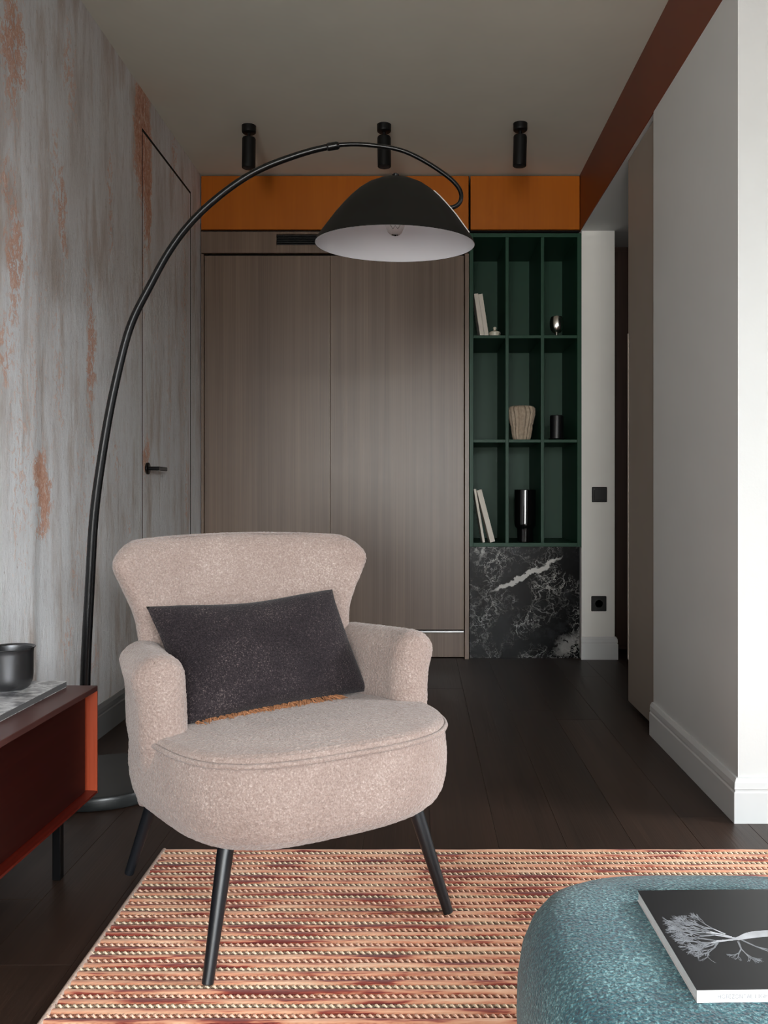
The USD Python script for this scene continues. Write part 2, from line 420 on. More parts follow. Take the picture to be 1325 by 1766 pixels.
# peach yarn with deep red dyed dashes along x
mat("peach_yarn", {"g": ("geometry", {}), "m": ("mapping", {"scale": (5.5, 46.0, 0.0)}), "n": ("noise_texture", {"scale": 1.0, "detail": 2.5, "roughness": 0.55}),
                   "m2": ("mapping", {"scale": (26.0, 260.0, 0.0)}), "n2": ("noise_texture", {"scale": 1.0, "detail": 3.0}),
                   "mx": ("mix_float", {"fac": 0.25}),
                   "r": ("rgb_ramp", {"ramp": [(0.32, lin((236, 194, 162))), (0.44, lin((224, 166, 132))), (0.515, lin((208, 138, 106))), (0.56, lin((150, 60, 42))), (0.61, lin((112, 34, 25)))]}),
                   "b": ("bump", {"strength": 0.6, "distance": 0.002}), "p": ("principled_bsdf", {"roughness": 0.9, "sheen_weight": 0.2})},
    [("g.position", "m.vector"), ("m.vector", "n.vector"), ("g.position", "m2.vector"), ("m2.vector", "n2.vector"), ("n.fac", "mx.a"), ("n2.fac", "mx.b"),
     ("mx.result", "r.fac"), ("r.color", "p.base_color"), ("n2.fac", "b.height"), ("b.normal", "p.normal")])
# silver marbled magazine cover
mat("marbled_print", {"g": ("geometry", {}), "n": ("noise_texture", {"scale": 6.5, "detail": 6.0, "distortion": 2.6, "roughness": 0.55}),
                      "r": ("rgb_ramp", {"ramp": [(0.30, lin((40, 40, 44))), (0.40, lin((120, 120, 124))), (0.5, lin((196, 196, 198))), (0.56, lin((226, 226, 226))), (0.62, lin((140, 140, 142))), (0.72, lin((230, 230, 230)))]}),
                      "p": ("principled_bsdf", {"roughness": 0.28})},
    [("g.position", "n.vector"), ("n.fac", "r.fac"), ("r.color", "p.base_color")])
# clear glass
mat("bulb_glass", {"p": ("principled_bsdf", {"base_color": (0.98, 0.96, 0.92), "roughness": 0.02, "transmission_weight": 1.0, "ior": 1.45})}, [])
mat("window_glass", {"t": ("transparent_bsdf", {}), "gl": ("glossy_bsdf", {"roughness": 0.0}), "f": ("fresnel", {"IOR": 1.45}), "x": ("mix_closure", {})},
    [("f.fac", "x.fac"), ("t.BSDF", "x.closure1"), ("gl.BSDF", "x.closure2")], surface="x.closure")

# ------------------------------------------------------------------ room shell
XL, XR, YB, ZC = -1.216, 0.90, 4.84, 2.70      # left wall, right passage wall, back plane, ceiling
YN, XF = -2.80, 3.00                           # wall behind the camera, far right wall
YF = 2.45                                      # wall facing the camera at right
ZS = 2.384                                     # soffit under the beam

# floor of dark oak planks
fl = group_struct("floor", "dark brown oak plank floor")
part(fl, "subfloor", box(XL - .1, XF + .1, YN - .1, 5.7, -0.06, -0.016), "gap_black")
PW = 0.178
k0 = int(math.floor((XL - 0.21) / PW))
for k in range(k0, int((XF - 0.21) / PW) + 1):
    x0, x1 = max(0.21 + k * PW, XL), min(0.21 + (k + 1) * PW, XF)
    y = YN - rng.uniform(0.2, 1.6)
    if k == 0:
        y = 3.17 - 2.0 * 3
    while y < 5.6:
        L = 2.0 if k == 0 else rng.choice([1.6, 1.9, 2.1])
        a, b = max(y, YN), min(y + L, 5.6)
        if b - a > 0.05 and not (b < 0.2 and x0 > 1.2):
            part(fl, "plank", box(x0 + .0003, x1 - .0003, a + .0003, b - .0003, -0.016, 0.0, 0.0007), "dark_oak")
        elif b - a > 0.05:
            part(fl, "plank", box(x0 + .0006, x1 - .0006, a + .0006, b - .0006, -0.016, 0.0), "dark_oak")
        y += L

struct("ceiling", box(XL - .1, XF + .1, YN - .1, 5.7, ZC, ZC + .1), "ceiling_paint", "plain off-white ceiling")
# left wall with the opening of the flush door
DY0, DY1, DZ = 3.824, 4.642, 2.520
wl = struct("wall_left", cat_([box(XL - .12, XL, YN - .1, DY0, 0, ZC), box(XL - .12, XL, DY1, 5.6, 0, ZC), box(XL - .12, XL, DY0, DY1, DZ + .012, ZC)]), "plaster",
            "grey distressed plaster wall with rust-coloured worn streaks")
dr = group_struct("door_1", "flush plaster-covered door in the distressed wall, outlined by gaps filled in black")
part(dr, "door_leaf", box(XL - .055, XL - .001, DY0 + .009, DY1 - .007, 0.004, DZ, 0.001), "plaster")
part(dr, "door_gap", cat_([box(XL - .12, XL - .06, DY0, DY1, 0, DZ + .012), box(XL - .06, XL - .0004, DY1 - .007, DY1, 0, DZ), box(XL - .06, XL - .0004, DY0, DY0 + .009, 0, DZ), box(XL - .06, XL - .0004, DY0, DY1, DZ, DZ + .012)]), "gap_black", label="black fill painted as the shadow in the gap around the flush door")  # solid black in the gap paints the shade between leaf and wall
hd = part(dr, "door_handle", cat_([moved(trimesh.creation.cylinder(0.026, 0.010, sections=32), (XL + .005, 3.89, 1.035), ry=90)]), "black_metal", True, "black round rose and lever handle")
part(hd, "lever", cat_([moved(trimesh.creation.cylinder(0.009, 0.05, sections=20), (XL + .03, 3.89, 1.035), ry=90),
                        box(XL + .045, XL + .057, 3.882, 4.015, 1.026, 1.044, .003)]), "black_metal")


def base_profile(h, t):
    return [(0, 0), (t, 0), (t, h * .68), (t * .8, h * .71), (t * .8, h * .74), (t * .92, h * .77), (t * .85, h * .9), (t * .45, h), (0, h)]


def baseboard(prof, pts, outs):
    """The profile swept along floor points; outs are the unit vectors away from the wall of each run, mitred at the corners."""
    pts = [np.array([*p, 0.0]) for p in pts]
    outs = [np.array([*o, 0.0]) for o in outs]
    rings = []
    for i, p in enumerate(pts):
        o = outs[0] if i == 0 else outs[-1] if i == len(pts) - 1 else outs[i - 1] + outs[i]
        rings.append([p + o * d + np.array([0, 0, z]) for d, z in prof])
    return loft(rings)


struct("baseboard_left", baseboard(base_profile(.12, .014), [(XL, YN), (XL, DY0 - .004)], [(1, 0)]), "grey_trim", "grey moulded skirting under the distressed wall")
# right passage wall: one face towards the passage, one towards the camera
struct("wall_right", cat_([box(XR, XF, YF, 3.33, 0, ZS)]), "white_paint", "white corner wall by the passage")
P = base_profile(.125, .016)
struct("baseboard_right", baseboard(P, [(XR, 3.33), (XR, YF), (XF, YF)], [(-1, 0), (0, -1)]), "white_trim", "white moulded skirting around the corner wall")
struct("trim_1", box(XR - .0, XR + .35, YN, 4.86, ZS + .0005, ZC - .0005, .001), "rust_beam", "rust-brown lacquered beam under the ceiling")
# hallway beyond the tall cabinet
struct("ceiling_hall", box(XR + .004, XF, 3.33, 5.7, ZS, ZS + .08), "white_paint", "low hallway soffit")
struct("wall_hall", box(XF - .02, XF + .1, 3.3, 5.7, 0, ZC), "white_paint", "end wall of the hallway")
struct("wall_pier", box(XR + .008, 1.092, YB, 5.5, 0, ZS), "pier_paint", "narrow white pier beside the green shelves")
struct("baseboard_pier", baseboard(P, [(XR + .004, YB), (1.092, YB), (1.092, 5.08)], [(0, -1), (1, 0)]), "white_trim", "white skirting around the narrow pier")
d2 = group_struct("door_2", "dark brown veneered door in the hallway")
part(d2, "door_leaf", box(1.12, 2.0, 5.10, 5.14, 0.03, 2.34, .002), "hall_veneer")
struct("wall_back", cat_([box(XL - .12, XF, 5.50, 5.6, 0, ZC), box(1.092, XF, 5.16, 5.5, 0, ZS)]), "hall_veneer", "dark wall behind the hallway door")
# behind the camera: window wall and the far right wall
WX0, WX1, WZ0, WZ1 = -1.13, 2.77, 0.30, 2.10
struct("wall_behind", cat_([box(XL - .1, WX0, YN - .2, YN, 0, ZC), box(WX1, XF, YN - .2, YN, 0, ZC), box(WX0, WX1, YN - .2, YN, 0, WZ0), box(WX0, WX1, YN - .2, YN, WZ1, ZC)]), "white_paint")
VY0, VY1 = 1.10, 2.35
struct("wall_far_right", cat_([box(XF, XF + .1, YN - .2, VY0, 0, ZC), box(XF, XF + .1, VY1, YF + .9, 0, ZC), box(XF, XF + .1, VY0, VY1, 0, WZ0), box(XF, XF + .1, VY0, VY1, WZ1, ZC)]), "white_paint")
w2 = group_struct("window_2", "unseen window added in the right-hand wall to light the left wall")  # added, unseen window that lets in light for the left wall
part(w2, "frame", cat_([box(XF + .03, XF + .09, y - .03, y + .03, WZ0, WZ1, .004) for y in (VY0 + .03, 1.725, VY1 - .03)] + [box(XF + .03, XF + .09, VY0, VY1, z - .025, z + .025, .004) for z in (WZ0 + .025, WZ1 - .025)]), "white_trim")
for a, b in ((VY0 + .06, 1.695), (1.755, VY1 - .06)):
    part(w2, "pane", box(XF + .058, XF + .062, a, b, WZ0 + .05, WZ1 - .05), "window_glass")
w1 = group_struct("window_1", "wide window behind the camera")
fr = []
for xx in (WX0, WX0 + 1.3, WX0 + 2.6, WX1):
    fr.append(box(xx - .03, xx + .03, YN - .10, YN - .04, WZ0, WZ1, .004))
fr += [box(WX0, WX1, YN - .10, YN - .04, WZ0, WZ0 + .05, .004), box(WX0, WX1, YN - .10, YN - .04, WZ1 - .05, WZ1, .004)]
part(w1, "frame", cat_(fr), "white_trim")
for i in range(3):
    part(w1, "pane", box(WX0 + 1.3 * i + .03, WX0 + 1.3 * (i + 1) - .03, YN - .072, YN - .068, WZ0 + .05, WZ1 - .05), "window_glass")

# ------------------------------------------------------------------ built-in wall at the back
ZO = 2.384                                       # underside of the orange cabinets
X1, X2 = 0.2835, 0.906                           # shelf unit from X1 to X2
for xa, xb, lab in ((XL + .006, 0.279, "long orange veneered cabinet under the ceiling, left of the seam"), (0.290, 0.898, "short orange veneered cabinet under the ceiling above the green shelves")):
    u = thing("upper_cabinet", lab, "cabinet", (xa, YB, ZO))
    part(u, "body", box(0.002, xb - xa + .004, .024, .55, .004, ZC - ZO - .003), "gap_black")
    part(u, "door", box(0, xb - xa, 0, .02, .008, ZC - ZO - .010, .0015), "orange_veneer")

wd = thing("wardrobe", "grey-brown wood veneer wardrobe with two tall flush doors behind the armchair", "wardrobe", (XL, YB, 0))
WW = X1 - XL                                      # to the shelf's side
part(wd, "body", cat_([box(.03, WW - .024, .06, .6, .14, ZO - .002)]), "gap_black")
hz0 = EYE + (850 - 436) / 310
hp = part(wd, "header_panel", cat_([box(.004, .425, 0, .03, hz0, ZO - .004, .001), box(1.09, WW - .006, 0, .03, hz0, ZO - .004, .001),
                                    box(.425, 1.09, 0, .03, hz0, 2.306, .001), box(.425, 1.09, 0, .03, 2.366, ZO - .004, .001)]), "grey_brown_veneer")
part(hp, "vent_slot", cat_([box(.425, 1.09, .02, .03, 2.306, 2.366)] + [box(.425, 1.09, .004, .02, z, z + .003) for z in (2.318, 2.330, 2.342, 2.354)]), "black_matt", label="black air slot")
ds = (570 - 722) / 309.0 - XL                      # door seam
for a, b in ((.022, ds - .0006), (ds + .0006, WW - .030)):
    part(wd, "door", box(a, b, .012, .032, .162, hz0 - .012, .0012), "grey_brown_veneer")
part(wd, "rail", box(.022, WW - .030, .014, .05, .146, .157, .001), "aluminium", label="thin aluminium strip under the doors")
part(wd, "plinth", box(.022, WW - .026, .045, .06, 0.004, .142, .001), "grey_brown_veneer")
part(wd, "side_panel", box(WW - .026, WW - .002, 0, .6, 0.0, hz0 - .004, .001), "grey_brown_veneer")
part(wd, "side_panel", box(.004, .020, .006, .6, 0.0, hz0 - .004, .001), "grey_brown_veneer")

# green open shelves
sh = thing("shelf_unit", "dark green lacquered open shelf unit of nine compartments in the back wall", "shelf", (0, YB, 0))
SZ0, SZ1 = EYE - 93 / 310, EYE + 448 / 310
part(sh, "side_panel", box(X1, X1 + .022, 0, .52, SZ0, SZ1, .001), "green_lacquer")
part(sh, "side_panel", box(X2 - .022, X2 + .002, 0, .52, SZ0, SZ1, .001), "green_lacquer")
part(sh, "top_panel", box(X1 + .022, X2 - .022, 0.001, .52, SZ1 - .022, SZ1, .001), "green_lacquer")
part(sh, "bottom_panel", box(X1 + .022, X2 - .022, 0.001, .52, SZ0, SZ0 + .022, .001), "green_lacquer")
part(sh, "back_panel", box(X1, X2, .512, .53, SZ0, SZ1), "green_lacquer")
XD = [(875 - 722) / 310, (936 - 722) / 310]
for xd in XD:
    part(sh, "divider", box(xd - .009, xd + .009, .002, .512, SZ0 + .022, SZ1 - .022, .001), "green_lacquer")
ZSH = [EYE + (850 - 580.5) / 310, EYE + (850 - 760.5) / 310]
cols = [(X1 + .022, XD[0] - .009), (XD[0] + .009, XD[1] - .009), (XD[1] + .009, X2 - .022)]
for z in ZSH:
    for a, b in cols:
        part(sh, "shelf_board", box(a, b, .003, .512, z - .0085, z + .0085, .001), "green_lacquer")
mb = part(None, "marble_panel", box(X1 + .002, X2 - .004, YB + .030, YB + .06, 0, SZ0 - .001, .001), "black_marble")
tag(mb, "black marble panel with white veins below the green shelves", "marble panel")

# tall greige cabinet at right of the passage
tc = thing("tall_cabinet", "tall greige lacquered cabinet standing flush beside the white corner wall", "cabinet", (XR + .016, 3.335, 0))
part(tc, "body", box(.022, .60, .002, .462, .03, ZS - .004), "greige_lacquer")
part(tc, "door", box(0, .020, .003, .462, .018, ZS - .006, .0015), "greige_lacquer")
part(tc, "edge_pull", box(-.004, .0, .448, .462, .20, 1.62, .001), "greige_lacquer")
part(tc, "plinth", box(.035, .55, .01, .45, 0, .03), "gap_black")

# switch and socket on the pier
sw = thing("light_switch", "black square switch plate at waist height on the white pier", "switch", ((1034 - 722) / 310, YB, EYE - 3 / 310))
part(sw, "plate", box(-.042, .042, -.009, 0, -.042, .042, .003), "black_plastic")
part(sw, "rocker", box(-.031, .031, -.012, -.008, -.031, .031, .0015), "black_plastic")
so = thing("wall_socket", "black square power socket low on the white pier above the skirting", "socket", ((1033 - 722) / 310, YB, EYE - 191 / 310))
pl = trimesh.boolean.difference([box(-.042, .042, -.009, 0, -.042, .042, .003), moved(trimesh.creation.cylinder(.021, .012, sections=32), (0, -.009, 0), rx=90)], engine="manifold")
part(so, "plate", pl, "black_plastic", 30)
part(so, "insert", cat_([moved(trimesh.creation.cylinder(.021, .002, sections=32), (0, -.002, 0), rx=90)] + [moved(trimesh.creation.cylinder(.0025, .004, sections=12), (s * .0095, -.0035, 0), rx=90) for s in (-1, 1)]
                        + [box(-.004, .004, -.0075, -.001, -.020, -.016)]), "black_matt", 30)

# ceiling spotlights
for px, py, lab, tl in ((427, 212, "black cylinder ceiling spotlight at the left end of the row, above the lamp arm", 0.8), (662, 210, "black cylinder ceiling spotlight in the middle, crossed by the lamp arm", -0.6), (899, 208, "black cylinder ceiling spotlight at the right end of the row, above the green shelves", 1.2)):
    s = (850 - py) / (ZC - EYE)
    t = thing("ceiling_spotlight", lab, "spotlight", ((px - 722) / s, 1500 / s + .035, ZC), group="ceiling spotlights")
    part(t, "canopy", lathe([(.028, -.036), (.033, -.032), (.034, -.027), (.034, -.003), (.0345, 0)], 32), "black_matt", 40)
    part(t, "joint", lathe([(.0085, -.062), (.0085, -.034)], 20), "black_matt", 40)
    body = moved(lathe([(.026, -.145), (.031, -.145), (.0325, -.143), (.0325, -.006), (.030, 0), (.008, 0)], 36), (0, 0, -.058), rx=tl, ry=tl)
    b = part(t, "lamp_body", body, "black_matt", 40)
    part(b, "lens", moved(lathe([(.002, -.147), (.022, -.146), (.026, -.1445)], 28), (0, 0, -.058), rx=tl, ry=tl), "gunmetal_dark", 40)

# ------------------------------------------------------------------ arc floor lamp
YL = 2.72
SL = 1500 / YL


def lp(px, py, y=YL):
    return ((px - 722) * y / 1500, y, EYE + (850 - py) * y / 1500)


LX, LYb = -0.985, 2.735
lamp = thing("arc_floor_lamp", "tall black arc floor lamp with a domed shade, rising behind the sideboard", "floor lamp", (LX, LYb, 0))
LO = np.array([LX, LYb, 0])
part(lamp, "base", lathe([(.205, 0), (.222, .004), (.226, .012), (.226, .032), (.222, .040), (.212, .043), (0.002, .043)], 72), "lamp_base_stone", 30, "round dark grey disc base")
main = [lp(146, 1337), lp(146.5, 1260), lp(147, 1180), lp(150.5, 1090), (lp(155.5, 1000)), lp(163, 883), lp(173.6, 802), lp(188.7, 711), lp(208.3, 620.8), lp(229.4, 551), lp(255, 500), lp(286.8, 441.5),
        lp(332, 381), lp(381, 336), lp(445, 294), lp(500, 271.7), lp(545, 258), lp(583, 251)]
pts = spline(main, 110)
zt = np.linspace(0, 1, len(pts))
part(lamp, "pole", tube(pts - LO, .0170 - .0075 * zt, 18), "black_metal", True)
b0 = lp(146, 1337)
part(lamp, "pole_foot", moved(lathe([(.030, .04), (.030, .052), (.024, .058), (.0175, .062)], 28), (b0[0] - LX, b0[1] - LYb, 0)), "black_metal", 40)
thin = spline([lp(578, 251), lp(600, 249), lp(621.7, 249), lp(652, 251.7), lp(689.6, 258.5), lp(727.4, 275), lp(765, 298.9), lp(787.7, 319), lp(795.6, 334.7), lp(792.5, 350), lp(781, 357.5), lp(766, 355.5)], 90)
part(lamp, "arm", tube(thin - LO, .0068, 14), "black_metal", True)
jp = np.array(lp(580, 251.5)) - LO
jt = moved(trimesh.creation.capsule(.022, .0125, count=[16, 16]), (0, 0, -.011))
part(lamp, "pivot_joint", moved(jt, jp, ry=82), "black_metal", True)
# shade: rim plane tilted 3 degrees towards the camera
SC = np.array(lp(681.5, 422)) - LO
outer = [(.2500, .0), (.2440, .012), (.2300, .032), (.2120, .056), (.190, .086), (.166, .114), (.143, .139), (.118, .162), (.092, .180), (.064, .193), (.035, .201), (.012, .2035), (.001, .204)]
orr = np.array(outer)
nrm = np.gradient(orr, axis=0); nrm = np.stack([-nrm[:, 1], nrm[:, 0]], 1); nrm /= np.linalg.norm(nrm, axis=1, keepdims=True)
TILT = dict(rx=3.0, ry=0.6)
t_ = np.linspace(0, 2 * PI, 96, endpoint=False)


def shell(prof):
    rings = [np.stack([r * np.cos(t_), r * np.sin(t_), np.full(96, z)], 1) for r, z in prof]
    return loft(rings, False, False)


mid = orr + nrm * .0012 * (1 if nrm[5][0] < 0 else -1)
inn = orr + nrm * .0030 * (1 if nrm[5][0] < 0 else -1)
inn[:, 0] = np.maximum(inn[:, 0], .0005); mid[:, 0] = np.maximum(mid[:, 0], .0005)
inn[0] = (.2470, .0002); mid[0] = (.2488, .0)
rim = shell([tuple(orr[0]), (.2495, -.0012), tuple(mid[0])])
sd = part(lamp, "shade", moved(cat_([shell(map(tuple, orr)), shell(map(tuple, mid[::-1])), rim]), SC, **TILT), "shade_black", 50, "black domed metal shade")
rim2 = shell([tuple(mid[0]), (.2480, -.0010), tuple(inn[0])])
part(sd, "shade_lining", moved(cat_([shell(map(tuple, inn)), rim2, shell(map(tuple, (mid + (inn - mid) * .1)[::-1]))]), SC, **TILT), "shade_white", 50, "white inside of the shade")
# pale strip added as a highlight on the slope where the arm ends
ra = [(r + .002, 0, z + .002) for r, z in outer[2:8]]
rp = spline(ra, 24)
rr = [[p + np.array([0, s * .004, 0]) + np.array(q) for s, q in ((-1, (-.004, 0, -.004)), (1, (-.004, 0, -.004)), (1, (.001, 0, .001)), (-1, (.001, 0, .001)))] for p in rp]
part(sd, "shade_rail", moved(moved(loft(rr), rz=-6), SC, **TILT), "rail_white", label="pale strip added as a highlight along the slope of the shade")
part(lamp, "finial", moved(lathe([(.004, .198), (.005, .207), (.010, .209), (.0105, .216), (.006, .219), (.001, .2195)], 20), SC, **TILT), "black_metal", 50)
part(lamp, "bulb_socket", moved(lathe([(.0185, .132), (.0185, .165), (.016, .172), (.012, .226)], 24), SC + np.array([0, 0, -.026]), **TILT), "black_metal", 50)
bl = part(lamp, "bulb", moved(lathe([(.001, .052), (.012, .0545), (.022, .062), (.0285, .074), (.030, .084), (.0285, .095), (.023, .107), (.016, .120), (.0135, .132)], 32), SC + np.array([0, 0, -.026]), **TILT), "bulb_glass", True, "clear glass bulb")
part(bl, "filament", moved(cat_([tube([(-.010, 0, .085), (-.005, .004, .078), (0, -.003, .084), (.005, .004, .078), (.010, 0, .085)], .0012, 6), tube([(-.010, 0, .085), (-.004, 0, .131)], .0008, 6), tube([(.010, 0, .085), (.004, 0, .131)], .0008, 6)]), SC + np.array([0, 0, -.026]), **TILT), "aluminium")

# ------------------------------------------------------------------ armchair
CH = np.array([-.305, 1.9925, 0.012])
chair = thing("armchair", "beige boucle wing-back armchair with black tapered legs on the striped rug", "armchair", CH, 31.0)
spw = lambda c, e: np.sign(c) * np.abs(c) ** e
NT = 120
tt = np.linspace(0, 2 * PI, NT, endpoint=False)
EX = 2 / 3.1


def plan(a, yf, yb, inset=0.0, ex=EX):
    """The seat's plan in chair axes: x to the sitter's left, -y forward."""
    yc, b = (yb - yf) / 2 * 1.0, (yf + yb) / 2
    y = yc + (b - inset) * spw(np.sin(tt), ex)
    x = (a + .022 * np.clip((y + .20) / .22, 0, 1) ** 1.5 - inset) * spw(np.cos(tt), ex)
    return x, y


def ring(a, yf, yb, inset, z, ex=EX):
    x, y = plan(a, yf, yb, inset, ex)
    return np.stack([x, y, np.full(NT, z)], 1)


# the looped pile as real relief: a finely divided surface pushed in and out
def nubby(m, edge=.0042, amp=.0011, cell=.0056, seed=0):
    m = trimesh.Trimesh(m.vertices, m.faces, process=True)
    v, f = trimesh.remesh.subdivide_to_size(m.vertices, m.faces, edge, max_iter=12)
    m = trimesh.Trimesh(v, f, process=True)
    n = np.array(m.vertex_normals)
    p = np.array(m.vertices)
    m.vertices = p + n * ((meshkit.noise(p / cell, seed) + .5 * meshkit.noise(p / cell * 2.1, seed + 1) - .75) * 2 * amp)[:, None]
    return m


SA, SF, SB = .310, .345, .275
prof = [(.16, .2165), (.11, .2165), (.075, .219), (.050, .226), (.030, .237), (.014, .252), (.004, .272), (-.002, .30), (-.004, .33), (-.003, .36), (.0, .388), (.003, .398), (.012, .401), (.06, .402)]
part(chair, "seat_shell", nubby(loft([ring(SA, SF, SB, i, z) for i, z in prof])), "boucle", True)


def sunk(m):
    """The seat sinks a little towards the back."""
    v = np.array(m.vertices)
    v[:, 2] -= .026 * np.clip((v[:, 1] + .20) / .34, 0, 1) ** 1.3 * np.clip((v[:, 2] - .40) / .03, 0, 1)
    m.vertices = v
    return m


prof = [(.012, .398), (.004, .402), (.002, .410), (.005, .418), (.014, .423), (.04, .427), (.09, .432), (.15, .435), (.22, .436)]
part(chair, "seat_cushion", nubby(sunk(loft([ring(SA, SF, SB, i, z) for i, z in prof])), amp=.0009), "boucle", True)
x, y = plan(SA, SF, SB, -.001)
fr_ = [i for i in np.r_[60:120] if y[i] < -.045]
part(chair, "piping", tube(np.stack([x[fr_], y[fr_], np.full(len(fr_), .404)], 1), .0055, 8), "boucle", True)

# backrest: stadium cross-sections, lofted upward
NB = 160


def stadium(w, t, n=NB):
    """Half-width w, half-thickness t, rounded ends."""
    L = max(w - t, 1e-4)
    u = np.linspace(0, 1, n, endpoint=False)
    per = 4 * L + 2 * PI * t
    s = u * per
    out = []
    for q in s:
        if q < 2 * L:
            out.append((-L + q, -t))
        elif q < 2 * L + PI * t:
            a = (q - 2 * L) / t - PI / 2
            out.append((L + t * math.cos(a), t * math.sin(a)))
        elif q < 4 * L + PI * t:
            out.append((L - (q - 2 * L - PI * t), t))
        else:
            a = (q - 4 * L - PI * t) / t + PI / 2
            out.append((-L + t * math.cos(a), t * math.sin(a)))
    return np.array(out)


wz = np.interp
ZB = [.22, .30, .40, .50, .57, .62, .66, .70, .735, .76, .785]
WB = [.285, .30, .295, .278, .270, .275, .288, .306, .320, .328, .331]
from scipy.interpolate import PchipInterpolator
wfun = PchipInterpolator(ZB, WB)
rings = []
zt_, rw, rt = .822, .075, .050
zs = list(np.linspace(.22, .745, 30)) + [zt_ - rw + rw * math.sin(a) for a in np.linspace(0.03, PI / 2 - .02, 16)]
for z in zs:
    w, t = float(wfun(min(z, .785))), .050 - .008 * max(0, (z - .5) / .3)
    if z > zt_ - rw:
        w -= rw * (1 - math.sqrt(max(0, 1 - ((z - zt_ + rw) / rw) ** 2)))
    if z > zt_ - rt:
        t *= max(.08, math.sqrt(max(0, 1 - ((z - zt_ + rt) / rt) ** 2)))
    if z < .24:
        t *= .7
    s = stadium(w, t)
    yy = .230 + (z - .42) * .20 - .085 * (np.abs(s[:, 0]) / .33) ** 2.2 * (1 if z > .3 else .8) + s[:, 1]
    zz = np.full(NB, z) - (.014 * (np.abs(s[:, 0]) / .33) ** 2 if z > .7 else 0) * np.clip((z - .7) / .1, 0, 1)
    rings.append(np.stack([s[:, 0] - .010, yy, zz - .010], 1))
part(chair, "backrest", nubby(loft(rings)), "boucle", True)

# arms: upright stadium sections swept from the back to a rounded front
for side in (-1, 1):
    path = spline([(.262, .20), (.278, .10), (.292, .0), (.294, -.055), (.290, -.098)], 44)
    d = np.r_[0, np.cumsum(np.linalg.norm(np.diff(path, axis=0), axis=1))]
    nd = np.r_[np.linspace(0, d[-1] - .046, 26)[:-1], d[-1] - .046 + .046 * np.sin(np.linspace(0, PI / 2, 18))]
    path = np.stack([np.interp(nd, d, path[:, 0]), np.interp(nd, d, path[:, 1])], 1)
    tgs = np.gradient(path[:26], axis=0); tgs = np.vstack([tgs, np.repeat(tgs[-1:], len(path) - 26, 0)])
    d = nd
    rings = []
    for i, (p, dist) in enumerate(zip(path, d)):
        left = d[-1] - dist
        tg = tgs[i].copy(); tg /= np.linalg.norm(tg)
        nx = np.array([-tg[1], tg[0]]) * (1 if tg[1] < 0 else -1)      # outward
        if nx[0] < 0:
            nx = -nx
        th, rr_ = .050, .046
        z1 = .572 + .014 * (dist / d[-1])
        sc = 1.0
        if left < rr_:
            sc = math.sqrt(max(.0, 1 - ((rr_ - left) / rr_) ** 2))
        th2 = th * sc if left > 1e-9 else 0.0
        zlow, zhi = .285, z1 - .035 * (1 - sc)
        hz = (zhi - zlow) / 2
        st = stadium(hz, min(th2, hz * .9), 72)                         # long axis -> z
        zz = zlow + hz + st[:, 0]
        lat = st[:, 1]
        roll = np.clip((zz - .47) / .13, 0, 1)
        lat = lat + .008 * roll + .010 * np.exp(-((zz - .535) / .035) ** 2) * (lat > 0) * min(1, left / .02) - .004 * np.clip((.47 - zz) / .18, 0, 1)
        X = (p[0] + nx[0] * lat) * side
        low = np.clip((.40 - zz) / .115, 0, 1) ** 1.6
        X = X - side * .030 * low
        Y = p[1] + nx[1] * lat + .06 * low
        rings.append(np.stack([X, Y, zz], 1))
    part(chair, "armrest", nubby(loft(rings, True, False)), "boucle", True)

for (fx, fy, fz) in ((-.267, -.274, 0), (.267, -.274, 0), (-.285, .285, 0), (.27, .27, -.011)):
    top = np.array([fx * .80, fy * .80, .225])
    bot = np.array([fx, fy, fz])
    pp = [top + (bot - top) * q for q in np.linspace(0, 1, 12)]
    pp = pp + [bot + (bot - top) / np.linalg.norm(bot - top) * .002]
    part(chair, "leg", tube(pp, [.0165 - .0055 * q for q in np.linspace(0, 1, 12)] + [.0085], 22), "leg_black", 40)

# charcoal cushion leaning on the backrest (corner points in chair axes)
cush = thing("cushion", "dark charcoal wool lumbar cushion with a tan fringe, leaning in the armchair", "cushion", CH, 31.0)
C = {"bl": (-.236, -.034, .424), "br": (.246, .060, .420), "tl": (-.277, .150, .655), "tr": (.189, .150, .668)}
cl, cr, ct, cu = (np.array(C[k]) for k in ("bl", "br", "tl", "tr"))
NX, NY = 56, 36
def patch(sign):
    V = []
    for j in range(NY + 1):
        for i in range(NX + 1):
            a, b = i / NX, j / NY
            A, B = 2 * a - 1, 2 * b - 1
            pin = .012
            a2 = .5 + (A * (1 - pin * 3.2 * (1 - B * B))) / 2
            b2 = .5 + (B * (1 - pin * 2.6 * (1 - A * A))) / 2
            b2 -= .055 * b * math.sin(PI * a) ** 2 * (1.2 - .5 * a)
            p = (cl * (1 - a2) + cr * a2) * (1 - b2) + (ct * (1 - a2) + cu * a2) * b2
            h = .060 * (max(0, 1 - abs(A) ** 2.6) * max(0, 1 - abs(B) ** 2.6)) ** .55
            V.append(p + CN * h * sign)
    return np.array(V)
CN = np.cross(cr - cl, ct - cl); CN /= np.linalg.norm(CN)
if CN[1] > 0:
    CN = -CN
idx = np.arange((NX + 1) * (NY + 1)).reshape(NY + 1, NX + 1)
q = np.stack([idx[:-1, :-1], idx[:-1, 1:], idx[1:, 1:], idx[1:, :-1]], -1).reshape(-1, 4)
fa = np.vstack([q[:, [0, 1, 2]], q[:, [0, 2, 3]]])
va, vb = patch(1), patch(-0.75)
cm = trimesh.Trimesh(np.vstack([va, vb]), np.vstack([fa, fa[:, ::-1] + len(va)]), process=False)
cm.merge_vertices(digits_vertex=5)
if cm.volume < 0:
    cm.invert()
part(cush, "cover", cm, "charcoal_wool", True)
rg = random.Random(3)
tufts = []
